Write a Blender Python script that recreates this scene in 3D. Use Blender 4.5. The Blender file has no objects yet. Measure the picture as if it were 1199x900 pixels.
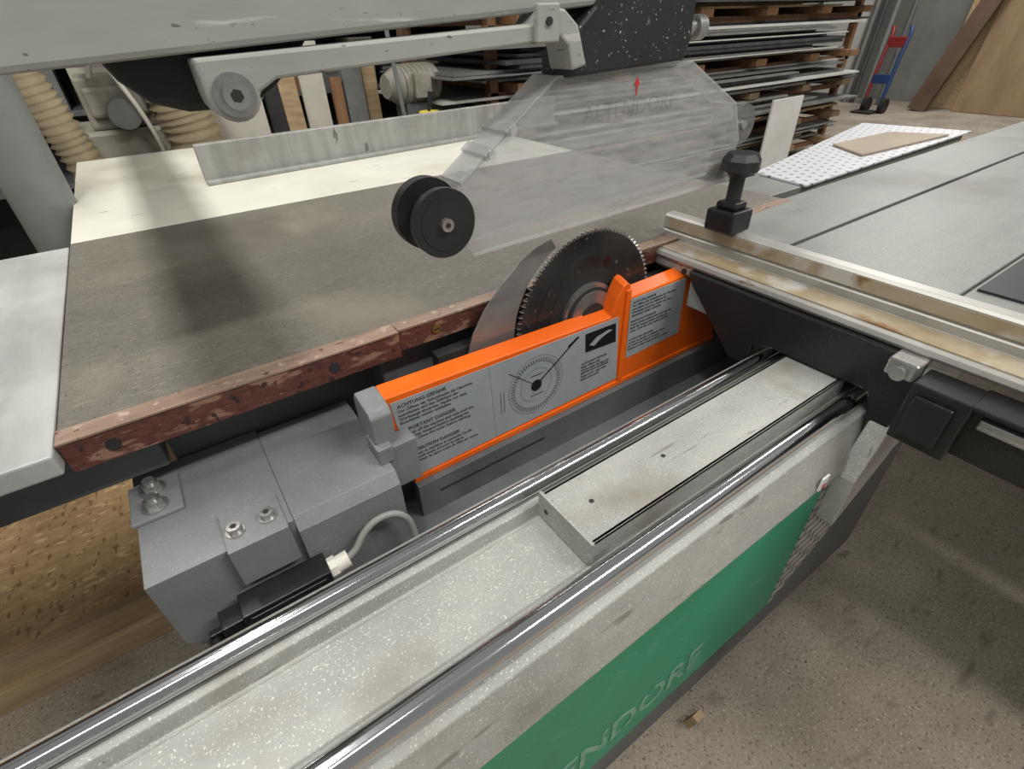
import bpy, math, random
from mathutils import Vector, Matrix
random.seed(7)
T=0.87
S=bpy.context.scene
COL=S.collection
def lin(c):
    o=[]
    for x in c:
        x=x/255.0
        o.append(x/12.92 if x<=0.04045 else ((x+0.055)/1.055)**2.4)
    return tuple(o)+(1,)
# ---------------------------------------------------------------- materials
def M(name,c1,c2=None,scale=6,stretch=(1,1,1),rough=.5,metal=0,bump=0,specks=None,coords='Object',bscale=None,spec=.5,rvar=.1,lo=.35,hi=.65):
    m=bpy.data.materials.new(name); m.use_nodes=True
    nt=m.node_tree; N=nt.nodes; L=nt.links
    p=N['Principled BSDF']
    p.inputs['Roughness'].default_value=rough
    p.inputs['Metallic'].default_value=metal
    p.inputs['Specular IOR Level'].default_value=spec
    tc=N.new('ShaderNodeTexCoord'); mp=N.new('ShaderNodeMapping')
    mp.inputs['Scale'].default_value=stretch
    L.new(tc.outputs[coords],mp.inputs['Vector'])
    no=N.new('ShaderNodeTexNoise'); no.inputs['Scale'].default_value=scale; no.inputs['Detail'].default_value=8
    no.inputs['Roughness'].default_value=.65
    L.new(mp.outputs[0],no.inputs['Vector'])
    cr=N.new('ShaderNodeValToRGB'); cr.color_ramp.elements[0].position=lo; cr.color_ramp.elements[1].position=hi
    cr.color_ramp.elements[0].color=lin(c1); cr.color_ramp.elements[1].color=lin(c2 or c1)
    L.new(no.outputs['Fac'],cr.inputs['Fac'])
    col=cr.outputs['Color']
    for sp in (specks or []):
        sc,sscale,thr,soft=sp[:4]; st=sp[4] if len(sp)>4 else (1,1,1)
        mp2=N.new('ShaderNodeMapping'); mp2.inputs['Scale'].default_value=st
        mp2.inputs['Location'].default_value=(sscale*.13,thr*7,.3)
        L.new(tc.outputs[coords],mp2.inputs['Vector'])
        n2=N.new('ShaderNodeTexNoise'); n2.inputs['Scale'].default_value=sscale; n2.inputs['Detail'].default_value=5
        L.new(mp2.outputs[0],n2.inputs['Vector'])
        r2=N.new('ShaderNodeValToRGB'); r2.color_ramp.elements[0].position=thr; r2.color_ramp.elements[1].position=min(1,thr+soft)
        r2.color_ramp.elements[0].color=(0,0,0,1); r2.color_ramp.elements[1].color=(1,1,1,1)
        L.new(n2.outputs['Fac'],r2.inputs['Fac'])
        mx=N.new('ShaderNodeMixRGB'); L.new(r2.outputs['Color'],mx.inputs['Fac'])
        L.new(col,mx.inputs['Color1']); mx.inputs['Color2'].default_value=lin(sc)
        col=mx.outputs['Color']
    L.new(col,p.inputs['Base Color'])
    if rvar:
        mr=N.new('ShaderNodeMapRange'); mr.inputs['To Min'].default_value=max(0.02,rough-rvar); mr.inputs['To Max'].default_value=min(1,rough+rvar)
        L.new(no.outputs['Fac'],mr.inputs['Value']); L.new(mr.outputs[0],p.inputs['Roughness'])
    if bump:
        b=N.new('ShaderNodeBump'); b.inputs['Strength'].default_value=bump; b.inputs['Distance'].default_value=.004
        n3=N.new('ShaderNodeTexNoise'); n3.inputs['Scale'].default_value=bscale or scale*6; n3.inputs['Detail'].default_value=6
        L.new(mp.outputs[0],n3.inputs['Vector']); L.new(n3.outputs['Fac'],b.inputs['Height']); L.new(b.outputs[0],p.inputs['Normal'])
    return m
m_floor=M('concrete',(148,138,124),(176,166,151),2.2,rough=.95,bump=.4,bscale=120,spec=.1,specks=[((124,115,102),1.1,.53,.22),((112,103,91),150,.56,.12),((196,188,173),170,.58,.12),((96,87,77),80,.67,.05),((128,119,106),12,.60,.14,(1,2.5,1))])
m_wall=M('plaster',(120,120,116),(138,138,133),1.5,rough=.9)
m_cast=M('worn_cast_iron',(96,92,83),(113,108,98),5.0,stretch=(1,1.6,1),rough=.46,metal=.1,bump=.14,bscale=300,specks=[((136,130,117),170,.55,.15,(.25,2.4,1)),((82,78,69),180,.57,.13,(2.2,.35,1)),((84,79,71),2.4,.56,.25),((142,134,117),2.6,.60,.25,(1.4,.9,1)),((154,147,131),600,.65,.04)],lo=.2,hi=.8)
m_edge=M('chipped_red_edge',(78,42,35),(104,62,50),60,stretch=(1,1,2),rough=.5,bump=.35,specks=[((146,112,92),18,.57,.07,(1,1,3)),((136,100,80),80,.62,.08,(1,1,2)),((54,34,30),60,.60,.06)])
m_edgetop=M('worn_brown_edge_top',(130,106,90),(158,134,116),18,stretch=(.5,3,1),rough=.42,metal=.15,specks=[((104,66,54),60,.64,.05),((180,158,140),60,.6,.08)])
m_cream=M('cream_laminate',(198,197,182),(214,213,198),2.5,rough=.45,specks=[((172,167,148),1.6,.56,.2),((152,146,128),18,.68,.05,(1,3,1)),((235,233,222),500,.68,.03)])
m_alu=M('dull_aluminium',(148,149,145),(170,170,166),5,stretch=(6,1,1),rough=.45,metal=.35,specks=[((206,206,200),500,.66,.03),((124,122,116),3,.6,.2),((112,112,108),24,.68,.02,(1,1,.3))])
m_aluplate=M('light_extension_plate',(166,168,164),(184,185,181),4,stretch=(4,1,1),rough=.42,metal=.2,specks=[((146,144,136),2.4,.58,.2),((212,212,205),500,.67,.03)])
m_carriage=M('anodised_table',(112,114,110),(128,130,125),5,stretch=(1,5,1),rough=.48,metal=.25,bump=.05,bscale=200,specks=[((150,151,145),420,.58,.08),((98,97,91),2.2,.58,.2),((86,86,82),500,.65,.04)])
m_fence=M('stained_fence_aluminium',(152,151,145),(176,174,168),6,stretch=(1,1,1),rough=.40,metal=.35,specks=[((142,126,98),7,.60,.1,(1,.7,1)),((122,92,62),14,.70,.03,(1,.5,1))])
m_fencebr=M('resin_stained_face',(146,128,98),(172,162,142),7,stretch=(1,1.2,1),rough=.5,metal=.1,specks=[((126,96,62),11,.60,.06,(1,.6,1)),((182,180,172),14,.56,.1)])
m_chrome=M('polished_rail',(190,191,193),(215,216,218),5,stretch=(.3,6,6),rough=.12,metal=1,rvar=.04)
m_grey=M('grey_machine_paint',(116,119,120),(132,134,134),7,rough=.5,bump=.1,bscale=300,specks=[((182,182,176),500,.66,.03),((104,106,106),4,.6,.15)])
m_beam=M('light_grey_beam_paint',(146,147,142),(167,167,161),5,stretch=(1,2,2),rough=.5,metal=.1,specks=[((206,206,199),430,.61,.05),((124,118,105),4,.58,.15,(1,1,1)),((104,102,96),300,.68,.03),((128,126,120),30,.66,.04,(.3,3,1))])
m_arm=M('overhead_beam_paint',(148,150,144),(164,165,159),4,stretch=(1,3,3),rough=.5,specks=[((104,104,100),60,.69,.02,(1,.3,3)),((186,186,180),20,.64,.05,(.3,3,3)),((116,114,108),160,.71,.02)])
m_greydark=M('blue_grey_paint',(84,88,90),(102,105,106),6,rough=.55,specks=[((140,140,136),500,.66,.03),((70,72,74),4,.6,.15)])
m_dark=M('dark_interior',(30,30,30),(46,45,43),6,rough=.7)
m_black=M('black_painted_steel',(18,19,20),(30,30,31),8,rough=.38,specks=[((84,84,80),500,.67,.03)])
m_blkspk=M('black_speckled_plastic',(26,27,29),(40,40,42),8,rough=.5,specks=[((190,190,186),220,.68,.015),((100,100,96),60,.70,.03)])
m_rubber=M('black_rubber',(24,24,25),(38,38,39),9,rough=.5)
m_orange=M('orange_enamel',(230,96,16),(240,110,24),5,rough=.35,spec=.4,specks=[((220,86,18),3,.6,.2)])
m_label=M('grey_label',(146,152,154),(160,165,167),9,rough=.4)
m_ink=M('label_ink',(66,70,74),rough=.6,rvar=0)
m_black2=M('black_print',(18,18,19),rough=.5,rvar=0)
m_tick=M('grey_print',(92,96,99),rough=.5,rvar=0)
m_white=M('white_print',(225,226,224),rough=.5,rvar=0)
m_green=M('green_enamel',(28,130,96),(38,146,110),3,rough=.45,specks=[((26,112,84),4,.58,.2),((92,158,132),9,.62,.12),((150,190,172),200,.68,.03)])
m_palegreen=M('faded_lettering',(104,158,134),(136,172,154),14,rough=.5,specks=[((50,138,106),40,.54,.1)])
m_red=M('red_print',(205,40,34),rough=.5,rvar=0)
m_blade=M('dark_saw_plate',(54,54,54),(80,78,76),9,rough=.32,metal=.6,specks=[((76,48,44),26,.65,.04),((140,138,134),60,.67,.03)])
m_carb=M('carbide',(150,149,144),(190,188,182),40,rough=.3,metal=.7)
m_steel=M('bright_steel',(146,145,142),(184,183,180),10,rough=.28,metal=.75)
m_knife=M('riving_steel',(128,127,124),(160,158,154),7,stretch=(1,1,3),rough=.32,metal=.6)
m_brass=M('brass_screw',(150,130,70),rough=.4,metal=.8)
m_cable=M('grey_cable',(140,141,138),rough=.5)
m_gland=M('cream_gland',(218,215,203),rough=.45)
m_hose=M('cream_ribbed_hose',(144,130,102),(166,152,122),8,rough=.6)
m_post=M('grey_green_post',(110,116,112),(126,131,127),4,rough=.45)
m_osb=M('osb_board',(176,142,100),(204,172,126),22,stretch=(1,2.2,1),rough=.85,specks=[((142,108,70),26,.58,.08,(2.5,1,1)),((226,196,150),28,.60,.08,(1,2.5,1))])
m_wood=M('pale_pine',(156,131,98),(184,160,124),4,stretch=(1,9,9),rough=.7)
m_wood2=M('brown_timber',(120,86,58),(146,108,76),4,stretch=(9,9,1),rough=.7)
m_ply=M('tan_plywood',(134,112,84),(154,130,99),2,stretch=(4,4,.6),rough=.7)
m_offc=M('dull_brown_offcut',(142,128,110),(160,146,126),3,rough=.7)
m_board=M('brown_board',(82,62,48),(102,78,60),3,rough=.7)
m_offwhite=M('offwhite_board',(178,174,158),(196,192,178),4,rough=.6)
m_tile=M('white_board',(196,196,192),(210,210,206),4,rough=.6)
m_sheetd=M('dark_sheet',(50,52,54),(74,76,78),6,rough=.55)
m_sheetg=M('grey_sheet',(98,100,98),(124,125,122),6,rough=.55)
m_sheetw=M('white_sheet',(178,179,174),(196,196,190),6,rough=.55)
m_greyplastic=M('grey_motor_paint',(132,131,118),(158,156,142),9,rough=.5)
m_blue=M('blue_paint',(32,62,110),rough=.4)
m_redp=M('red_paint',(130,36,38),rough=.4)
m_yellow=M('yellow_lid',(222,206,60),rough=.5)
def dots_mat():
    m=bpy.data.materials.new('dotted_white_sheet'); m.use_nodes=True; nt=m.node_tree;N=nt.nodes;L=nt.links;p=N['Principled BSDF']
    tc=N.new('ShaderNodeTexCoord'); mp=N.new('ShaderNodeMapping'); mp.inputs['Scale'].default_value=(28,28,1); mp.inputs['Rotation'].default_value=(0,0,.5)
    L.new(tc.outputs['Object'],mp.inputs['Vector'])
    fr=N.new('ShaderNodeVectorMath'); fr.operation='FRACTION'; L.new(mp.outputs[0],fr.inputs[0])
    d=N.new('ShaderNodeVectorMath'); d.operation='DISTANCE'
    sx=N.new('ShaderNodeSeparateXYZ'); L.new(fr.outputs[0],sx.inputs[0]); cx=N.new('ShaderNodeCombineXYZ')
    L.new(sx.outputs[0],cx.inputs[0]);L.new(sx.outputs[1],cx.inputs[1])
    L.new(cx.outputs[0],d.inputs[0]); d.inputs[1].default_value=(.5,.5,0)
    lt=N.new('ShaderNodeMath'); lt.operation='LESS_THAN'; lt.inputs[1].default_value=.19; L.new(d.outputs['Value'],lt.inputs[0])
    mx=N.new('ShaderNodeMixRGB'); L.new(lt.outputs[0],mx.inputs['Fac']); mx.inputs['Color1'].default_value=lin((188,189,191)); mx.inputs['Color2'].default_value=lin((112,114,118))
    L.new(mx.outputs[0],p.inputs['Base Color']); p.inputs['Roughness'].default_value=.45
    return m
m_dots=dots_mat()
def brick_mat():
    m=bpy.data.materials.new('ribbed_grey_panel'); m.use_nodes=True; nt=m.node_tree;N=nt.nodes;L=nt.links;p=N['Principled BSDF']
    tc=N.new('ShaderNodeTexCoord'); sp=N.new('ShaderNodeSeparateXYZ'); L.new(tc.outputs['Object'],sp.inputs[0]); cb=N.new('ShaderNodeCombineXYZ')
    L.new(sp.outputs[0],cb.inputs[0]);L.new(sp.outputs[2],cb.inputs[1])
    b=N.new('ShaderNodeTexBrick'); L.new(cb.outputs[0],b.inputs['Vector']); b.inputs['Scale'].default_value=9
    b.inputs['Color1'].default_value=lin((150,149,143)); b.inputs['Color2'].default_value=lin((172,170,163)); b.inputs['Mortar'].default_value=lin((80,80,78)); b.inputs['Mortar Size'].default_value=.03
    L.new(b.outputs[0],p.inputs['Base Color']); p.inputs['Roughness'].default_value=.6
    return m
m_brick=brick_mat()
def clear_mat(name,alpha,c):
    m=bpy.data.materials.new(name); m.use_nodes=True; nt=m.node_tree;N=nt.nodes;L=nt.links;p=N['Principled BSDF']
    p.inputs['Base Color'].default_value=lin(c); p.inputs['Roughness'].default_value=.12
    tr=N.new('ShaderNodeBsdfTransparent'); tr.inputs[0].default_value=(.95,.955,.96,1); mx=N.new('ShaderNodeMixShader'); out=N['Material Output']
    tc=N.new('ShaderNodeTexCoord'); mp=N.new('ShaderNodeMapping'); mp.inputs['Scale'].default_value=(3,3,14); mp.inputs['Rotation'].default_value=(0,.3,0)
    no=N.new('ShaderNodeTexNoise'); no.inputs['Scale'].default_value=9; no.inputs['Detail'].default_value=9
    L.new(tc.outputs['Object'],mp.inputs[0]); L.new(mp.outputs[0],no.inputs[0])
    mr=N.new('ShaderNodeMapRange'); mr.inputs['From Min'].default_value=.3; mr.inputs['From Max'].default_value=.7
    mr.inputs['To Min'].default_value=max(0,alpha-.06); mr.inputs['To Max'].default_value=alpha+.08
    L.new(no.outputs['Fac'],mr.inputs['Value']); L.new(mr.outputs[0],mx.inputs[0]); L.new(tr.outputs[0],mx.inputs[1]); L.new(p.outputs[0],mx.inputs[2])
    L.new(mx.outputs[0],out.inputs['Surface'])
    return m
m_clear=clear_mat('scratched_clear_plastic',.20,(215,214,212))
m_clearedge=clear_mat('clear_plastic_edge',.42,(210,210,208))
m_clearroll=clear_mat('smoked_roller_plastic',.6,(120,118,114))
m_clearink=clear_mat('etched_letters',-.02,(90,90,92))
# ---------------------------------------------------------------- builder
class B:
    def __init__(s): s.v=[];s.f=[];s.m=[];s.s=[]
    def add(s,vs,fs,mi=0,sm=False):
        o=len(s.v); s.v+= [Vector(v) for v in vs]
        for f in fs: s.f.append([i+o for i in f]); s.m.append(mi); s.s.append(sm)
        return s
    def box(s,x0,x1,y0,y1,z0,z1,mi=0,rot=None,about=None):
        vs=[Vector((x,y,z)) for x in(x0,x1) for y in(y0,y1) for z in(z0,z1)]
        if rot is not None:
            c=Vector(about) if about else sum(vs,Vector())/8
            vs=[c+rot@(v-c) for v in vs]
        return s.add(vs,[(0,1,3,2),(4,6,7,5),(0,4,5,1),(2,3,7,6),(0,2,6,4),(1,5,7,3)],mi)
    def prism(s,pts,ax,a0,a1,mi=0):
        def P(p,a):
            return {'y':(p[0],a,p[1]),'x':(a,p[0],p[1]),'z':(p[0],p[1],a)}[ax]
        n=len(pts)
        vs=[P(p,a0) for p in pts]+[P(p,a1) for p in pts]
        fs=[tuple(range(n)),tuple(range(2*n-1,n-1,-1))]+[(i,i+n,(i+1)%n+n,(i+1)%n) for i in range(n)]
        return s.add(vs,fs,mi)
    def cyl(s,p0,p1,r0,r1=None,n=32,mi=0,caps=True):
        p0=Vector(p0);p1=Vector(p1); r1=r0 if r1 is None else r1
        d=(p1-p0).normalized(); a=d.orthogonal().normalized(); b=d.cross(a)
        ring=lambda p,r:[p+r*(math.cos(2*math.pi*i/n)*a+math.sin(2*math.pi*i/n)*b) for i in range(n)]
        A=ring(p0,r0);C=ring(p1,r1)
        s.add(A+C,[(i,(i+1)%n,(i+1)%n+n,i+n) for i in range(n)],mi,n>8)
        if caps:
            s.add(A,[tuple(range(n-1,-1,-1))],mi); s.add(C,[tuple(range(n))],mi)
        return s
    def tube(s,pts,r,n=16,mi=0,sub=10,rf=None):
        P=[Vector(p) for p in pts]; Q=[]
        for i in range(len(P)-1):
            a=P[max(0,i-1)];b=P[i];c=P[i+1];d=P[min(len(P)-1,i+2)]
            for k in range(sub):
                t=k/sub
                Q.append(.5*((2*b)+(c-a)*t+(2*a-5*b+4*c-d)*t*t+(3*b-a-3*c+d)*t**3))
        Q.append(P[-1]); vs=[];up=None
        for i,q in enumerate(Q):
            d=(Q[min(i+1,len(Q)-1)]-Q[max(0,i-1)]).normalized()
            if up is None: up=d.orthogonal().normalized()
            up=(up-d*up.dot(d)).normalized(); b=d.cross(up)
            rr=r if rf is None else rf(i,r)
            vs+=[q+rr*(math.cos(2*math.pi*k/n)*up+math.sin(2*math.pi*k/n)*b) for k in range(n)]
        fs=[(i*n+k,i*n+(k+1)%n,(i+1)*n+(k+1)%n,(i+1)*n+k) for i in range(len(Q)-1) for k in range(n)]
        s.add(vs,fs,mi,True)
        m=len(Q)-1
        s.add(vs[:n],[tuple(range(n-1,-1,-1))],mi); s.add(vs[m*n:],[tuple(range(n))],mi)
        return s
    def xf(s,mat):
        s.v=[mat@v for v in s.v]; return s
    def obj(s,name,mats,parent=None,bevel=0,seg=2,label=None,category=None,group=None,kind=None,origin=None):
        vs=[v+Vector((0,0,T)) for v in s.v]
        lo=Vector([min(v[i] for v in vs) for i in range(3)]);hi=Vector([max(v[i] for v in vs) for i in range(3)])
        c=(lo+hi)/2
        if parent is None: c.z=lo.z
        me=bpy.data.meshes.new(name)
        me.from_pydata([v-c for v in vs],[],s.f)
        if not isinstance(mats,(list,tuple)): mats=[mats]
        for m in mats: me.materials.append(m)
        for p,mi,sm in zip(me.polygons,s.m,s.s): p.material_index=mi; p.use_smooth=sm
        me.update()
        o=bpy.data.objects.new(name,me); COL.objects.link(o)
        if parent is not None:
            o.parent=parent; o.location=c-wl(parent)
        else: o.location=c
        if bevel:
            bm=o.modifiers.new('bevel','BEVEL'); bm.width=bevel; bm.segments=seg; bm.limit_method='ANGLE'; bm.angle_limit=math.radians(40)
        tag(o,label,category,group,kind)
        return o
def wl(o):
    l=Vector(o.location)
    while o.parent: o=o.parent; l+=Vector(o.location)
    return l
def tag(o,label=None,category=None,group=None,kind=None):
    if label:o['label']=label
    if category:o['category']=category
    if group:o['group']=group
    if kind:o['kind']=kind
def empty(name,loc,label,category,group=None):
    e=bpy.data.objects.new(name,None); e.location=Vector(loc)+Vector((0,0,T)); e.empty_display_size=.1
    COL.objects.link(e); tag(e,label,category,group); return e
def text(s,name,org,right,up,size,mat,parent,align='LEFT',ext=.0003,sx=1,offset=0,line=1):
    cu=bpy.data.curves.new('t','FONT'); cu.body=s; cu.size=size; cu.align_x=align; cu.extrude=ext; cu.space_line=line; cu.offset=offset
    cu.resolution_u=2
    to=bpy.data.objects.new('t',cu); COL.objects.link(to); bpy.context.view_layer.update()
    me=bpy.data.meshes.new_from_object(to.evaluated_get(bpy.context.evaluated_depsgraph_get()))
    bpy.data.objects.remove(to)
    R=Vector(right).normalized();U=Vector(up).normalized();Nn=R.cross(U)
    mt=Matrix(((R.x*sx,U.x,Nn.x,0),(R.y*sx,U.y,Nn.y,0),(R.z*sx,U.z,Nn.z,0),(0,0,0,1)))
    me.transform(mt); me.materials.clear(); me.materials.append(mat)
    o=bpy.data.objects.new(name,me); COL.objects.link(o); o.parent=parent
    o.location=Vector(org)+Vector((0,0,T))-wl(parent)
    return o
RY=lambda a:Matrix.Rotation(a,3,'Y'); RZ=lambda a:Matrix.Rotation(a,3,'Z'); RX=lambda a:Matrix.Rotation(a,3,'X')
# ---------------------------------------------------------------- setting
B().box(-4,11,-4,5.6,-.97,-.87).obj('floor',m_floor,kind='structure')
B().box(11,11.15,-4,5.6,-.87,3).obj('wall_end',m_wall,kind='structure')
B().box(-4,11,5.6,5.75,-.87,3).obj('wall_side',m_wall,kind='structure')
B().box(10.0,10.6,4.95,5.5,-.87,3).obj('trim_1',m_sheetw,kind='structure')
# ---------------------------------------------------------------- panel saw
saw=empty('panel_saw',(.5,.8,-.87),'grey sliding panel saw with orange blade cover and green base','saw')
B().box(-.205,1.37,.712,1.57,-.045,0).obj('saw_table',m_cast,saw,bevel=.002,label='worn dark cast iron table top')
e1=B().box(-.205,.245,.692,.7125,-.046,-.001).box(-.2052,.245,.690,.724,-.002,.0006,1)
e1.cyl((-.155,.6935,-.024),(-.155,.6905,-.024),.0085,n=20,mi=2).cyl((.135,.6935,-.024),(.135,.6905,-.024),.0085,n=20,mi=2)
e1.obj('table_edge',[m_edge,m_edgetop,m_dark],saw,label='chipped red painted table edge')
e2=B().box(.247,1.37,.698,.7125,-.04,-.002).box(.247,1.37,.696,.724,-.003,.0004,1).cyl((.315,.699,-.02),(.315,.6955,-.02),.008,n=20,mi=2)
e2.box(.309,.321,.694,.6956,-.021,-.019,3)
e2.obj('table_edge',[m_edge,m_edgetop,m_brass,m_dark],saw,label='chipped red painted table edge')
B().box(-1.3,-.207,.67,1.545,-.03,0).obj('extension_table',m_aluplate,saw,bevel=.003,label='light grey extension plate')
B().box(-.205,1.37,1.575,2.73,-.03,-.001).obj('extension_table',m_cream,saw,bevel=.002,label='cream laminated rip side table')
B().prism([(1.375,.76),(1.375,.93),(1.55,.915),(2.62,1.12),(2.70,.78),(1.6,.755)],'z',-.03,-.002).obj('extension_table',m_carriage,saw,bevel=.002,label='grey outfeed table')
B().box(-1.3,-.12,.74,.80,-.12,-.046).box(-.12,1.3,.80,.84,-.2,-.046).obj('table_frame',m_greydark,saw,bevel=.003)
for (x,y) in ((-1.1,1.4),(2.5,.95),(1.2,2.6),(-.1,2.6)):
    B().box(x-.025,x+.025,y-.025,y+.025,-.87,-.03).obj('table_leg',m_greydark,saw)
B().box(-.14,1.25,.21,1.4,-.8,-.335).box(-.1,1.2,.27,1.35,-.87,-.8).box(.22,1.25,.74,1.4,-.335,-.046).obj('machine_body',m_greydark,saw,bevel=.004)
B().box(-.8,.78,.198,.21,-.64,-.245).obj('base_panel',m_green,saw,bevel=.002,label='green enamelled side panel')
text('ALTENDORF','lettering',(.035,.1972,-.583),(1,0,0),(0,0,1),.100,m_palegreen,saw,sx=.87,offset=.0016)
B().prism([(.782,-.245),(1.2,-.2),(1.2,-.31),(1.147,-.337),(.782,-.64)],'y',.197,.212).obj('side_panel',m_brick,saw,label='grey ribbed metal side panel')
prof=[(.43,-.33),(.43,-.15),(.424,-.146),(.412,-.146),(.408,-.150),(.392,-.150),(.388,-.146),(.378,-.148),(.372,-.166),(.366,-.166),(.362,-.158),(.268,-.158),(.262,-.152),(.25,-.150),(.222,-.150),(.212,-.156),(.198,-.20),(.188,-.235),(.192,-.25),(.212,-.258),(.215,-.33)]
B().prism(prof,'x',-.9,1.3).obj('rail_beam',m_beam,saw,bevel=.0015,label='light grey cast rail beam')
B().cyl((-.9,.400,-.136),(1.3,.400,-.136),.0125,n=40).obj('guide_rail',m_chrome,saw,label='polished chrome round rail')
B().cyl((-.9,.236,-.136),(1.3,.236,-.136),.0145,n=40).obj('guide_rail',m_chrome,saw,label='polished chrome round rail')
B().box(.715,.735,.1855,.1885,-.232,-.205).box(.722,.731,.1850,.1856,-.23,-.22,1).obj('sticker',[m_white,m_red],saw)
B().prism([(.86,-.12),(1.04,-.12),(.90,-.27),(.80,-.36),(.80,-.25)],'y',.165,.198).obj('beam_end_plate',m_beam,saw,bevel=.003)
# blade cover
cv=B().prism([(.178,-.063),(.655,-.078),(.668,-.045),(.682,-.02),(.692,-.016),(.702,-.022),(.706,-.05),(1.02,-.045),(1.02,-.245),(.2,-.262)],'y',.62,.65)
for v in cv.v:
    if v.y>.645 and v.z>-.1: v.z+=.010
cv.box(.69,.703,.616,.621,-.245,-.03).box(.2,1.02,.617,.621,-.258,-.245)
cover=cv.obj('blade_cover',m_orange,saw,bevel=.003,label='orange enamelled blade cover')
B().prism([(.185,-.074),(.367,-.078),(.373,-.241),(.202,-.243)],'y',.6188,.6202).obj('label_plate',m_label,cover)
B().prism([(.3675,-.078),(.676,-.083),(.688,-.237),(.3735,-.241)],'y',.6186,.6202).obj('label_plate',m_label,cover)
B().prism([(.706,-.054),(.872,-.053),(.878,-.190),(.711,-.195)],'y',.6188,.6202).obj('label_plate',m_label,cover)
para=["ACHTUNG-GEFAHR\nVor Öffnen der Schutzhaube die Maschine\nausschalten und den Stillstand der\nWerkzeuge abwarten. Haube vor dem\nEinschalten wieder schließen.",
"IMPORTANT DANGER\nSwitch off the machine and wait until the\nblade has stopped before opening the\ncover. Close the cover before starting.",
"ATTENTION DANGER\nArrêter la machine et attendre l'arrêt\nde l'outil avant d'ouvrir le capot.\nRefermer le capot avant la mise en route."]
for i,t in enumerate(para):
    h,b=t.split('\n',1)
    text(h,'label_text',(.195+.003*i,.6184,-.088-.050*i),(1,0,-.01),(0,0,1),.0098,m_ink,cover,offset=.0001)
    text(b,'label_text',(.195+.003*i,.6184,-.097-.050*i),(1,0,-.01),(0,0,1),.0080,m_ink,cover)
for i in range(3):
    text(para[i],'label_text',(.713,.6184,-.066-.044*i),(1,0,0),(0,0,1),.0075,m_ink,cover)
text("ACHTUNG-GEFAHR\nBeim Öffnen der\nHaube steht die Säge auf\nIMPORTANT DANGER\nOpen cover only when\nblade is lowered",'label_text',(.582,.6182,-.162),(1,0,0),(0,0,1),.0076,m_ink,cover)
dl=B(); cx,cz=.469,-.160
for i in range(60):
    a=2*math.pi*i/60; r=RY(-a)
    dl.box(cx+.0515,cx+.059,.6178,.6185,cz-.0008,cz+.0008,0,rot=r,about=(cx,.618,cz))
n=64
for R0,R1 in ((.0505,.0512),(.063,.0637),(.036,.0366)):
    vs=[(cx+R*math.cos(2*math.pi*i/n),.6182,cz+R*math.sin(2*math.pi*i/n)) for R in(R0,R1) for i in range(n)]
    dl.add(vs,[(i,(i+1)%n,(i+1)%n+n,i+n) for i in range(n)])
dl.cyl((cx,.6182,cz),(cx,.617,cz),.012,n=24,mi=1)
def bar(b,x0,z0,x1,z1,w,mi=0,y=.6178):
    d=Vector((x1-x0,0,z1-z0)).normalized(); p=Vector((-d.z,0,d.x))*w/2
    b.add([Vector((x0,y,z0))+p,Vector((x1,y,z1))+p,Vector((x1,y,z1))-p,Vector((x0,y,z0))-p],[(0,1,2,3)],mi)
bar(dl,cx,cz,.568,-.092,.0032,1); bar(dl,cx,cz,.408,-.110,.0012,1); bar(dl,.545,-.104,.570,-.091,.0052,1)
for zz in (-.137,): bar(dl,.455,zz,.485,zz,.0015,1)
for zz in (-.182,): bar(dl,.455,zz,.485,zz,.0015,1)
bar(dl,.388,-.145,.388,-.19,.0012); bar(dl,.395,-.145,.395,-.19,.0012)
dl.obj('dial_print',[m_tick,m_black2],cover,label='black printed saw tilt dial')
pc=B().prism([(.588,-.092),(.668,-.094),(.673,-.138),(.591,-.134)],'y',.6176,.6187)
pc.prism([(.600,-.120),(.618,-.108),(.650,-.102),(.66,-.106),(.64,-.111),(.628,-.116),(.612,-.126)],'y',.6172,.6176,1)
pc.obj('warning_pictogram',[m_black2,m_label],cover,label='black pictogram with pale hand shape')
B().box(.2,1.1,.605,.625,-.335,-.258).box(.24,.48,.604,.606,-.292,-.286,1).obj('lower_panel',[m_greydark,m_dark],saw,bevel=.002)
B().prism([(.60,-.06),(.65,-.052),(.66,-.065),(.66,-.125),(.595,-.135),(.592,-.07)],'x',.143,.178).obj('cover_bracket',m_grey,saw,bevel=.003,label='cast aluminium end block')
B().box(.155,.205,.585,.618,-.215,-.128).box(.14,.165,.58,.63,-.15,-.12).obj('cover_bracket',m_grey,saw,bevel=.002)
# housing
hs=B().prism([(-.18,-.15),(.0,-.15),(.0,-.315),(-.15,-.315),(-.18,-.28)],'y',.555,.79)
hs.prism([(.562,-.15),(.78,-.15),(.78,-.31),(.548,-.31),(.548,-.17)],'x',.0003,.155)
hs.obj('motor_housing',m_grey,saw,bevel=.0012,label='light grey painted housing box')
B().box(-.185,-.12,.668,.752,-.15,-.143).obj('housing_plate',m_grey,saw,bevel=.002)
def hexbolt(x,y,z,r,h):
    b=B().cyl((x,y,z),(x,y,z+.003),r*1.35,n=32).cyl((x,y,z+.003),(x,y,z+.003+h),r,n=6).cyl((x,y,z+.003+h),(x,y,z+.010+h),r*.6,n=20)
    b.obj('hex_bolt',m_steel,saw,bevel=.0008)
hexbolt(-.153,.728,-.143,.0125,.011); hexbolt(-.153,.69,-.143,.0125,.011)
B().box(-.085,-.008,.548,.62,-.15,-.146).box(-.085,-.008,.544,.549,-.215,-.146).obj('switch_bracket',m_grey,saw,bevel=.001)
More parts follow.
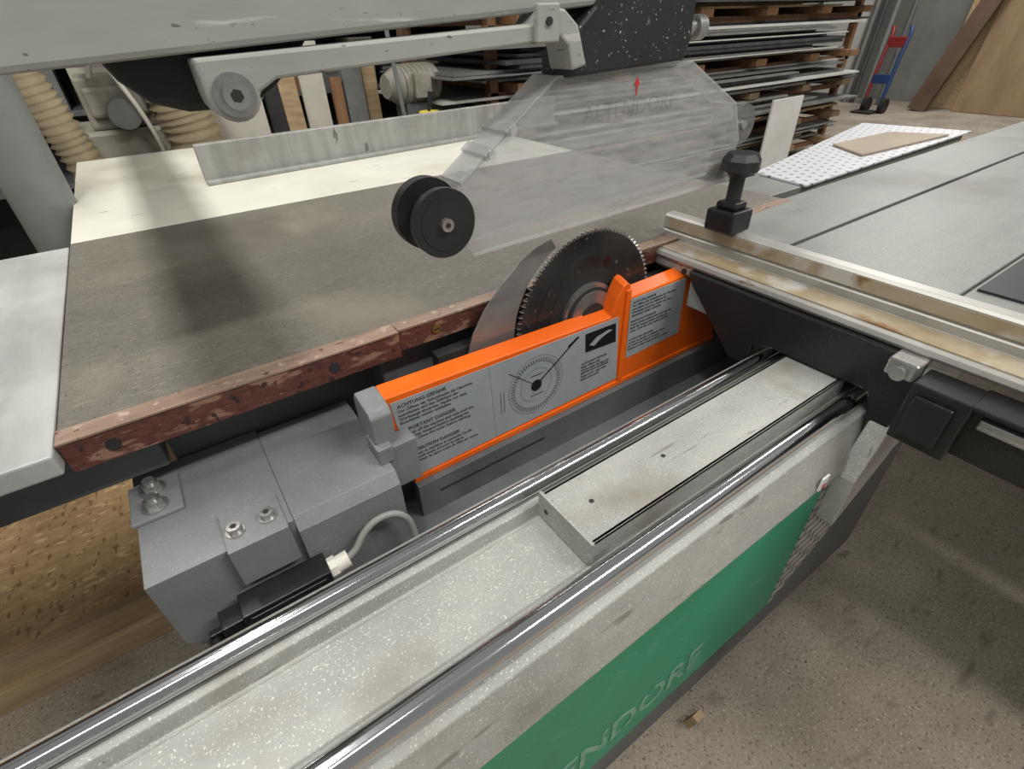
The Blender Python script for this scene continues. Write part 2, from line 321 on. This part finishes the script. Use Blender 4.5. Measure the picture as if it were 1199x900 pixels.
def capscrew(x,y,z,r=.009,h=.011):
    B().cyl((x,y,z),(x,y,z+.002),r*1.4,n=28).cyl((x,y,z+.002),(x,y,z+h),r,n=28).cyl((x,y,z+h-.0005),(x,y,z+h+.0003),r*.5,n=6,mi=1).obj('cap_screw',[m_steel,m_dark],saw)
capscrew(-.069,.578,-.146);capscrew(-.027,.578,-.146)
sw=B().box(-.10,.018,.502,.543,-.262,-.222).box(-.092,.01,.50,.503,-.255,-.23).box(-.128,-.10,.508,.54,-.258,-.232).cyl((-.14,.524,-.262),(-.14,.505,-.262),.011,n=20)
sw.box(-.145,-.12,.518,.528,-.262,-.245)
swo=sw.obj('limit_switch',m_black,saw,bevel=.003,label='black plastic limit switch')
B().cyl((.018,.522,-.240),(.03,.522,-.239),.016,n=8).cyl((.03,.522,-.239),(.048,.522,-.237),.013,n=20).obj('cable_gland',m_gland,swo,label='cream cable gland')
B().tube([(.046,.522,-.237),(.062,.523,-.228),(.078,.528,-.212),(.10,.530,-.200),(.125,.528,-.20),(.142,.524,-.213),(.150,.52,-.24),(.152,.51,-.32)],.0055,n=12).obj('cable',m_cable,swo)
# blade
bl=B(); Rb=.170; bx,bz=.630,-.08; nt_=96; pts=[]
for i in range(nt_):
    a=2*math.pi*i/nt_; st=2*math.pi/nt_
    for da,r in ((0,Rb),(.28,Rb-.001),(.5,Rb-.006),(.78,Rb-.006)):
        pts.append((bx+r*math.cos(-(a+da*st)),bz+r*math.sin(-(a+da*st))))
bl.prism(pts,'y',.6635,.6665)
for i in range(nt_):
    a=-2*math.pi*i/nt_
    bl.box(bx+Rb-.006,bx+Rb+.001,.6625,.6675,bz-.001,bz+.0013,1,rot=RY(-a),about=(bx,.665,bz))
bl.cyl((bx,.6634,bz),(bx,.6625,bz),.128,n=64,mi=0).cyl((bx,.6626,bz),(bx,.6622,bz),.095,n=64,mi=2)
blo=bl.obj('saw_blade',[m_blade,m_carb,m_dark],saw,label='dark circular saw blade with carbide teeth')
B().cyl((bx,.662,bz),(bx,.654,bz),.068,n=48,mi=0).cyl((bx,.654,bz),(bx,.651,bz),.060,n=48,mi=1).cyl((bx,.651,bz),(bx,.647,bz),.054,n=48,mi=0).cyl((bx,.647,bz),(bx,.644,bz),.030,n=48,mi=1).obj('arbor_flange',[m_steel,m_dark],blo,bevel=.001)
k=[]
for i in range(17):
    a=math.radians(178-i*(178-118)/16); k.append((bx+.178*math.cos(a),bz+.178*math.sin(a)))
outer=[(.535,.096),(.505,.088),(.47,.071),(.431,.041),(.393,.003),(.366,-.037),(.351,-.08)]
B().prism(k+outer,'y',.6635,.6665).obj('riving_knife',m_knife,saw,bevel=.0006,label='curved steel riving knife')
B().box(.3,1.3,.672,.697,-.25,-.06).obj('slot_liner',m_dark,saw)
ch=B().box(.285,.88,.264,.364,-.119,-.113).box(.285,.88,.264,.269,-.156,-.113).box(.285,.88,.359,.364,-.158,-.113).box(.282,.287,.261,.367,-.156,-.110)
for x,y in ((.33,.315),(.47,.317)): ch.cyl((x,y,-.1132),(x,y,-.1125),.0035,n=16,mi=1)
ch.cyl((.2825,.35,-.135),(.2815,.35,-.135),.004,n=14,mi=1)
ch.obj('steel_channel',[m_beam,m_dark],saw,bevel=.001,label='dusty light grey steel channel cover')
# ---------------------------------------------------------------- sliding table
sl=empty('sliding_table',(2,.4,-.1),'grey anodised sliding carriage with crosscut fence riding the rails','sliding table')
sl_b=B().box(1.0,3.5,.525,.722,-.03,.0).box(1.0,3.5,.215,.515,-.03,.0).box(1.0,3.5,.515,.525,-.03,-.012,1)
sl_b.box(1.05,3.5,-.6,.212,-.03,-.003,2)
sl_b.obj('carriage_top',[m_carriage,m_dark,m_carriage],sl,bevel=.002)
B().box(1.12,1.6,-.2,.205,-.003,.0015).obj('rubber_mat',m_rubber,sl)
B().box(.86,3.5,.2,.6,-.108,-.03).obj('carriage_body',m_alu,sl,bevel=.003)
pl=[(.60,-.025),(.585,-.05),(.47,-.165),(.435,-.165),(.425,-.118),(.385,-.108),(.26,-.106),(.22,-.106),(.212,-.125),(.20,-.19),(.175,-.19),(.165,-.12),(.165,-.025)]
B().prism(pl,'x',.845,.86).obj('carriage_end_plate',m_black,sl,bevel=.003,label='black steel carriage end plate')
B().box(.80,.86,.085,.16,-.135,-.035).box(.792,.80,.1,.15,-.12,-.05).obj('end_housing',m_black,sl,bevel=.003)
arm=B().box(.82,.86,-1.0,.09,-.13,-.04).box(.80,.865,-1.0,.09,-.042,-.034).box(.812,.822,-1.0,.075,-.072,-.055,1)
arm.obj('outrigger_arm',[m_black,m_steel],sl,bevel=.003,label='black outrigger arm')
B().box(.82,.86,.165,.205,-.05,-.022).cyl((.825,.185,-.04),(.812,.185,-.04),.011,n=24,mi=0).obj('clamp_lug',m_steel,sl,bevel=.003)
fp=[(.86,-.024),(.857,-.018),(.86,-.010),(.868,-.008),(.925,-.006),(.925,.008),(.928,.012),(.925,.016),(.925,.040),(.929,.045),(.952,.045),(.955,.04),(.955,.030),(.962,.026),(.985,.030),(.992,.028),(.996,.02),(1.0,-.024)]
fe=B().prism(fp,'y',.742,-1.0)
feo=fe.obj('crosscut_fence',m_fence,sl,bevel=.001,label='aluminium crosscut fence with brown resin stains')
B().box(.9235,.9252,-1.0,.73,.017,.038).box(.87,.922,-1.0,.73,-.0078,-.0055).obj('stop_face',m_fencebr,feo)
B().prism([(.862,-.024),(.90,-.024),(.90,-.045),(.87,-.05),(.862,-.04)],'y',.60,.70).cyl((.866,.62,-.035),(.858,.62,-.036),.006,n=18,mi=1).obj('fence_clamp',[m_alu,m_dark],feo,bevel=.002)
qx,qy=.936,.592
kb=B().box(qx-.034,qx+.03,qy-.032,qy+.032,.045,.088).box(qx-.022,qx+.02,qy-.022,qy+.022,.088,.102)
kn=kb.obj('clamp_block',m_black,sl,bevel=.005,label='black clamp block with hand screw')
B().cyl((qx,qy,.10),(qx,qy,.165),.014,n=20).obj('clamp_screw',m_rubber,kn)
B().cyl((qx,qy,.148),(qx,qy,.160),.018,.026,n=28).cyl((qx,qy,.160),(qx,qy,.178),.037,.036,n=8).cyl((qx,qy,.178),(qx,qy,.190),.036,.028,n=8).obj('clamp_knob',m_rubber,kn,bevel=.003)
# ---------------------------------------------------------------- overhead guard
og=empty('overhead_blade_guard',(.5,.66,.12),'clear plastic overhead blade guard with black rollers on grey arm','blade guard')
ang=-math.atan2(.043,.71)
bm_=B().box(-1.2,1.6,.645,.74,.376,.52,rot=RY(ang),about=(-.07,.66,.374)).box(-1.2,.70,.625,.645,.376,.52,rot=RY(ang),about=(-.07,.66,.374))
bm_.obj('support_beam',m_arm,og,bevel=.006,label='long scratched light grey support beam')
cr_=[(.097+.024*math.cos(math.radians(a)),.351+.024*math.sin(math.radians(a))) for a in range(180,361,20)]
ar=B().prism([(.072,.381),(.46,.398),(.475,.415),(.505,.412),(.528,.395),(.545,.35),(.520,.345),(.512,.372),(.498,.384),(.475,.380),(.44,.377),(.14,.361)]+cr_[::-1],'y',.606,.655)
aro=ar.obj('guard_arm',m_arm,og,bevel=.003)
B().cyl((.097,.606,.351),(.097,.600,.351),.019,n=32).cyl((.097,.600,.351),(.097,.592,.351),.012,n=24).cyl((.097,.5925,.351),(.097,.5915,.351),.006,n=6,mi=1).obj('pivot_bolt',[m_steel,m_dark],aro)
B().prism([(.0,.385),(.20,.40),(.175,.372),(.150,.352),(.12,.335),(.06,.335),(.03,.345),(.01,.365)],'y',.657,.70).obj('pivot_lug',m_dark,og,bevel=.006)
B().box(.455,.49,.598,.607,.378,.418).cyl((.472,.599,.40),(.472,.595,.40),.0045,n=14,mi=1).obj('arm_lug',[m_arm,m_dark],aro,bevel=.002)
bk=B().prism([(.525,.335),(.765,.344),(.775,.37),(.775,.50),(.60,.50),(.57,.415),(.545,.395),(.525,.36)],'y',.622,.683)
bko=bk.obj('guard_carrier',m_blkspk,og,bevel=.004,label='black speckled guard carrier block')
B().cyl((.775,.66,.385),(.83,.66,.385),.012,n=24).cyl((.82,.66,.385),(.84,.66,.385),.018,n=24).obj('spring_pin',m_steel,bko)
go=[(.335,.150),(.36,.122),(.967,.133),(.972,.20),(.94,.267),(.80,.338),(.515,.336),(.35,.222),(.325,.20)]
gd=B()
for y in (.632,.684): gd.prism(go,'y',y,y+.003)
gdo=gd.obj('guard_hood',m_clear,og,label='scratched transparent hood plates')
ed=B()
for a,b in ((go[7],go[6]),(go[5],go[4]),(go[4],go[3]),(go[6],go[5])):
    d=Vector((b[0]-a[0],0,b[1]-a[1])).normalized(); p=Vector((-d.z,0,d.x))*.0025
    P=[Vector((a[0],.632,a[1])),Vector((b[0],.632,b[1])),Vector((b[0],.687,b[1])),Vector((a[0],.687,a[1]))]
    ed.add([q+p for q in P]+[q-p for q in P],[(0,1,2,3),(7,6,5,4),(0,4,5,1),(1,5,6,2),(2,6,7,3),(3,7,4,0)])
ed.box(.36,.967,.630,.633,.1225,.127,rot=RY(-.018)); ed.box(.36,.967,.686,.689,.1225,.127,rot=RY(-.018))
ed.obj('hood_edge',m_clearedge,gdo)
for f in (.28,.5):
    x=.35+(.165)*f; z=.222+.114*f
    B().box(x-.009,x+.009,.626,.692,z-.004,z+.006,rot=RY(-.6)).cyl((x,.626,z),(x,.621,z),.006,n=14).obj('hood_clip',m_clearedge,gdo,bevel=.002)
text('ALTENDORF','guard_lettering',(.565,.6312,.272),(1,0,.02),(0,0,1),.036,m_clearink,gdo,sx=1.0)
ra=B().prism([(.6725,.303),(.6748,.303),(.6748,.316),(.679,.316),(.6735,.327),(.668,.316),(.6725,.316)],'y',.6305,.6315).obj('red_arrow',m_red,gdo)
rl=B(); rx=.314
rl.cyl((rx,.668,.180),(rx,.686,.180),.050,n=56).cyl((rx,.620,.178),(rx,.632,.178),.047,n=56).cyl((rx,.619,.178),(rx,.620,.178),.036,n=48,mi=0).cyl((rx,.632,.179),(rx,.668,.179),.030,n=40)
rlo=rl.obj('guide_roller',m_rubber,og,bevel=.002,label='pair of black rubber guide discs')
B().cyl((rx,.619,.178),(rx,.612,.178),.009,n=24).cyl((rx,.612,.178),(rx,.611,.178),.004,n=6,mi=1).obj('roller_bolt',[m_steel,m_dark],rlo)
r2=B()
for y in (.64,.675): r2.cyl((.990,y,.226),(.990,y+.01,.226),.036,n=48)
r2.obj('guide_roller',m_clearroll,og,label='translucent grey rear guide roller')
B().cyl((.990,.637,.226),(.990,.688,.226),.008,n=24).obj('roller_axle',m_steel,og)
# ---------------------------------------------------------------- things on the tables
B().prism([(.155,1.975),(1.7,2.10),(1.7,2.13),(.155,2.005)],'z',0,.115).prism([(.155,1.945),(1.7,2.07),(1.7,2.10),(.155,1.975)],'z',0,.012).obj('rip_fence',m_alu,bevel=.002,label='long dull aluminium rip fence bar on cream table',category='fence')
B().prism([(1.52,.745),(1.55,.925),(2.64,1.135),(2.73,.765)],'z',-.001,.004).obj('dotted_sheet',m_dots,label='white sheet with grey dots lying on outfeed table',category='sheet')
B().prism([(1.98,.82),(2.08,.97),(2.45,.95),(2.55,.78)],'z',.005,.012).obj('brown_offcut',m_offc,bevel=.001,label='thin tan wood offcut lying on dotted sheet',category='board')
B().box(4.55,5.0,2.70,2.72,-.87,-.19).obj('white_board',m_tile,bevel=.003,label='white upright board standing against the sheet rack',category='board')
B().cyl((1.30,2.62,0),(1.30,2.62,.03),.045,n=32,mi=1).cyl((1.30,2.62,.03),(1.30,2.62,.045),.05,n=32).cyl((1.30,2.62,.045),(1.32,2.62,.13),.008,.014,n=14,mi=2).obj('glue_pot',[m_yellow,m_offwhite,m_black],label='small glue pot with yellow lid and black brush',category='pot')
# ---------------------------------------------------------------- crate under machine
cr=empty('osb_crate',(-.8,1.5,-.87),'low crate of chipboard and pine battens on the floor','crate')
B().box(-1.5,-.30,1.15,2.2,-.77,-.75).obj('crate_panel',m_osb,cr)
B().box(-1.5,-.28,1.12,1.15,-.80,-.735).obj('batten',m_wood,cr,bevel=.002)
B().box(-1.5,-.22,1.10,1.16,-.87,-.80).obj('batten',m_wood,cr,bevel=.002)
B().box(-.30,-.27,1.15,2.2,-.87,-.735).obj('batten',m_wood,cr,bevel=.002)
B().box(-.36,-.28,1.16,1.24,-.75,-.70).obj('batten',m_wood2,cr,bevel=.002)
B().box(-1.5,-.25,2.2,2.22,-.87,-.35).obj('crate_panel',m_osb,cr)
B().box(.55,.575,.165,.18,-.87,-.81,rot=RX(.2)).obj('wood_splinter',m_wood,label='small pale wood splinter by the machine base',category='wood scrap')
# ---------------------------------------------------------------- background
B().cyl((-.27,2.02,-.87),(-.27,2.02,.62),.075,n=40).cyl((-.27,2.02,-.87),(-.27,2.02,-.84),.12,n=40).obj('steel_post',m_post,label='round grey green steel post beside the table',category='post')
rib=lambda i,r: r*(1+.12*math.cos(i*math.pi))
B().tube([(-.30,2.95,.6),(-.26,2.95,.3),(-.22,2.95,.10),(-.18,2.95,-.15),(-.13,2.95,-.87)],.068,n=24,sub=14,rf=rib).obj('ribbed_hose',m_hose,label='thin cream ribbed extraction hose hanging behind table',category='hose')
B().tube([(.16,3.0,.65),(.20,3.0,.35),(.24,3.0,.15),(.27,3.0,-.1),(.30,3.0,-.87)],.115,n=28,sub=12,rf=rib).obj('ribbed_hose',m_hose,label='thick cream ribbed extraction hose behind table',category='hose')
mo=empty('edge_machine',(0,3.3,-.87),'grey green workshop motor unit with white cables','machine')
B().box(-.12,.14,3.15,3.45,.05,.26).box(-.10,.12,3.12,3.15,.10,.22).box(-.2,.2,3.1,3.6,-.87,.05).obj('motor_cabinet',m_greyplastic,mo,bevel=.02)
B().cyl((.02,3.11,.12),(.02,3.0,.12),.06,n=32).obj('motor_cap',m_sheetg,mo,bevel=.005)
B().tube([(-.05,3.12,.26),(-.0,3.02,.34),(.06,2.98,.2),(.1,3.0,.05),(.12,3.05,-.1)],.010,n=10).obj('cable',m_gland,mo)
B().tube([(.05,3.12,.28),(.12,3.02,.36),(.14,3.0,.25),(.15,3.0,.05)],.008,n=10).obj('cable',m_gland,mo)
cb=empty('tool_cupboard',(0.3,4.6,-.87),'dark steel tool cupboard with open shelves','cupboard')
B().box(-2.2,2.6,4.9,4.95,-.87,1.1).box(-2.2,-2.15,4.4,4.9,-.87,1.1).box(2.55,2.6,4.4,4.9,-.87,1.1).obj('cupboard_case',m_dark,cb)
for z in (-.4,.0,.4,.8): B().box(-2.15,2.55,4.42,4.9,z,z+.03).obj('cupboard_shelf',m_greydark,cb,bevel=.003)
for z in (.03,.43):
    x=-1.9
    while x<2.3:
        w_=random.uniform(.12,.3);h_=random.uniform(.12,.3)
        mt,nm=random.choice(((m_greyplastic,'cream'),(m_wood2,'brown'),(m_sheetg,'grey'),(m_sheetd,'dark'),(m_offwhite,'white'),(m_ply,'tan')))
        B().box(x,x+w_,4.46,4.75,z,z+h_).box(x+w_*.25,x+w_*.75,4.455,4.46,z+h_*.45,z+h_*.6).box(x-.005,x+w_+.005,4.455,4.755,z+h_,z+h_+.015).obj('storage_box',mt,bevel=.004,label=nm+' storage box with lid on cupboard shelf',category='box',group='boxes on the cupboard shelves')
        x+=w_+random.uniform(.03,.12)
B().box(-.75,-.42,2.2,2.5,-.87,-.25).box(-.72,-.45,2.17,2.2,-.6,-.3,1).obj('tool_bin',[m_dark,m_blue],bevel=.01,label='dark tool bin with blue front panel',category='bin')
B().box(-.62,-.48,1.75,1.95,-.87,-.02).obj('timber_block',m_wood2,bevel=.004,label='upright brown timber block beside grey post',category='timber')
def board(name,x,y,w,h,t,z0,mat,lab,lean=.1,yaw=0):
    b=B().box(-w/2,w/2,-t/2,t/2,0,h)
    b.xf(Matrix.Translation((x,y,z0))@Matrix.Rotation(yaw,4,'Z')@Matrix.Rotation(-lean,4,'X'))
    return b.obj(name,mat,bevel=.002,label=lab,category='board')
board('board_offcut',.50,3.15,.26,1.08,.05,-.87,m_offwhite,'yellowish white board leaning upright behind table',.05)
board('board_offcut',.70,3.2,.08,1.20,.03,-.87,m_dark,'narrow dark board leaning upright',.05)
board('board_offcut',.80,3.2,.10,1.12,.03,-.87,m_wood,'narrow pale pine board leaning upright',.06,.2)
board('board_offcut',.93,3.25,.13,1.22,.03,-.87,m_offwhite,'narrow white board leaning upright',.04,-.1)
board('board_offcut',1.06,3.22,.06,1.05,.03,-.87,m_wood2,'narrow brown board leaning upright',.05)
board('board_offcut',1.17,3.25,.12,1.16,.03,-.87,m_sheetg,'narrow grey board leaning upright',.04,.15)
board('board_offcut',1.29,3.3,.08,1.2,.03,-.87,m_wood,'narrow brown board leaning upright',.05)
vac=empty('workshop_motor',(1.48,3.2,-.87),'cream coloured motor with ribbed casing on a stand','motor')
vb=B().cyl((1.38,3.15,.12),(1.62,3.2,.12),.10,.10,n=40).cyl((1.30,3.14,.12),(1.38,3.15,.12),.06,.10,n=40).cyl((1.62,3.2,.12),(1.67,3.21,.12),.10,.05,n=40).box(1.44,1.54,3.03,3.10,.06,.18)
for q in range(6): vb.cyl((1.40+.035*q,3.154+.007*q,.12),(1.408+.035*q,3.156+.007*q,.12),.107,n=40)
vb.obj('motor_body',m_greyplastic,vac,bevel=.003)
B().box(1.4,1.56,3.1,3.26,-.87,.03).obj('motor_stand',m_greydark,vac,bevel=.004)
B().cyl((1.36,3.05,-.1),(1.30,3.02,.42),.012,n=14).obj('motor_handle',m_post,vac)
# rack
rk=empty('sheet_rack',(4,3.5,-.87),'wooden storage rack stacked with sheet material','rack')
for x in (1.9,3.9,6.1):
    B().box(x-.04,x+.04,4.06,4.14,-.87,.9).obj('rack_post',m_wood2,rk,bevel=.003)
for x in (1.95,6.15):
    B().box(x-.03,x+.03,3.0,3.06,-.87,.9).obj('rack_post',m_wood2,rk,bevel=.003)
for z in (-.66,-.42,-.14,.10,.44):
    for x in (2.1,2.9,3.7,4.5,5.3,6.0):
        B().box(x-.07,x+.07,2.86,4.1,z-.05,z-.0).obj('rack_bearer',m_wood2 if z>0 else m_ply,rk,bevel=.003)
    B().box(1.9,6.2,3.0,3.04,z-.09,z-.05).obj('rack_beam',m_wood2,rk,bevel=.003)
def stack(z0,z1,mats,grp,lab,x0=1.8,x1=6.2,over=.25,tt=(.010,.024)):
    z=z0
    while z<z1:
        t=random.uniform(*tt); xa=x0+random.uniform(-over,.5); xb=x1+random.uniform(-1.3,.15); yy=2.93+random.uniform(-.16,.12)
        mt=random.choice(mats)
        B().box(xa,xb,yy,yy+1.0,z+.0005,z+t-.0025).obj('sheet',mt,label=lab[mt.name],category='sheet',group=grp)
        z+=t
LB={'dark_sheet':'long dark grey sheet in rack stack','grey_sheet':'long grey sheet in rack stack','white_sheet':'long white sheet in rack stack','pale_pine':'long pale wooden plank in rack stack','tan_plywood':'long tan plywood sheet in rack stack'}
stack(.10,.34,[m_sheetd,m_sheetg,m_sheetg,m_sheetd,m_sheetw],'dark sheets on the rack',LB)
stack(-.14,.03,[m_sheetw,m_sheetg,m_sheetd,m_wood,m_sheetg],'pale sheets on the rack',LB)
stack(-.42,-.22,[m_sheetw,m_sheetg,m_sheetw,m_sheetd,m_wood],'white sheets on the rack',LB)
stack(-.66,-.50,[m_sheetg,m_ply,m_sheetw],'mixed sheets on the rack',LB)
stack(.44,.8,[m_wood,m_sheetd,m_ply,m_sheetg],'planks on the top of the rack',LB,tt=(.015,.03))
def lean_panel(name,y0,y1,h,t,x,mat,lab,lean,yt=0):
    b=B().box(-t,0,y0,y1,0,h)
    b.xf(Matrix.Translation((x,0,-.87))@Matrix.Rotation(lean,4,'Y'))
    b.obj(name,mat,bevel=.004,label=lab,category='board')
lean_panel('plywood_panel',1.2,3.25,2.4,.03,10.3,m_ply,'large tan plywood panel leaning on the end wall',.15)
lean_panel('plywood_panel',2.6,3.65,2.4,.03,10.5,m_wood,'pale wooden panel leaning on the end wall',.13)
B().box(-.08,.0,-.12,.12,0,2.6).xf(Matrix.Translation((10.05,3.62,-.87))@Matrix.Rotation(.2,4,'Y')@Matrix.Rotation(.22,4,'X')).obj('timber_beam',m_board,bevel=.005,label='dark brown timber beam leaning on the wall',category='timber')
dy=empty('hand_truck',(9.6,4.0,-.87),'red and blue hand truck with small wheels','hand truck')
for y in (3.93,4.17):
    B().tube([(9.5,y,-.75),(9.6,y,-.2),(9.68,y,.1),(9.74,y+.04,.2)],.025,n=10).obj('frame_tube',m_blue if y<4.0 else m_redp,dy)
    B().cyl((9.45,y-.1,-.77),(9.45,y-.03,-.77),.10,n=32).obj('wheel',m_rubber,dy,bevel=.01)
B().box(9.52,9.58,3.93,4.17,-.5,-.38).obj('cross_plate',m_blue,dy,bevel=.01)
B().box(9.62,9.70,3.93,4.17,-.05,.08).obj('cross_plate',m_redp,dy,bevel=.01)
B().box(9.2,9.5,3.9,4.2,-.86,-.84).obj('toe_plate',m_dark,dy,bevel=.01)
for i,(y,mt) in enumerate(((4.3,m_greydark),(4.55,m_post),(4.72,m_sheetd),(4.84,m_sheetg))):
    B().cyl((10.3,y,-.87),(10.6,y+.05,1.4),.035,n=16).obj('metal_pipe',mt,label='slim metal pipe leaning against the wall',category='pipe',group='pipes leaning on the wall')
dk=empty('shadow_bar',(-.11,2,.75),'unseen round grey bar added to cast a shadow band on the table','shadow caster')  # added out of view, only to throw a shadow band across the table
B().cyl((-.11,.75,.75),(-.11,4.2,.75),.055,n=32).obj('shadow_bar_pipe',m_sheetg,dk)
for y in (1.6,2.6,3.8): B().box(-.175,-.045,y,y+.03,.685,.815).cyl((-.11,y+.015,.8),(-.11,y+.015,2.8),.006,n=8).obj('shadow_bar_hanger',m_greydark,dk)
# ---------------------------------------------------------------- lamps
def strip(x,y,z,lx,ly,power,col=(1,.975,.94)):
    ld=bpy.data.lights.new('tube','AREA'); ld.shape='RECTANGLE'; ld.size=lx; ld.size_y=ly; ld.energy=power; ld.color=col
    o=bpy.data.objects.new('strip_light',ld); o.location=(x,y,z+T); COL.objects.link(o)
strip(-.45,1.4,2.6,.16,3.0,90)
strip(2.2,-1.3,2.8,2.2,.2,118)
strip(-1.2,-1.0,2.7,2.6,.25,34)
strip(5.0,1.5,2.7,3.0,.4,88)
strip(9.0,3.0,2.7,3.0,.4,78)
strip(3.0,4.6,2.6,3.0,.3,38)
w=bpy.data.worlds.new('world'); S.world=w; w.use_nodes=True
w.node_tree.nodes['Background'].inputs[0].default_value=(.98,.98,.97,1); w.node_tree.nodes['Background'].inputs[1].default_value=.29
# ---------------------------------------------------------------- camera
cd=bpy.data.cameras.new('camera'); cd.sensor_width=36; cd.lens=589/1199*36; cd.clip_start=.01
co=bpy.data.objects.new('camera',cd); COL.objects.link(co)
r=Vector((.8198,-.5718,-.0273)); u=-Vector((-.3524,-.4664,-.8114)); f=Vector((.4513,.6749,-.5839))
r.normalize(); u=(u-r*u.dot(r)).normalized(); bk_=r.cross(u)
co.matrix_world=Matrix(((r.x,u.x,bk_.x,0),(r.y,u.y,bk_.y,0),(r.z,u.z,bk_.z,.4+T),(0,0,0,1)))
S.camera=co
S.view_settings.view_transform='Standard'
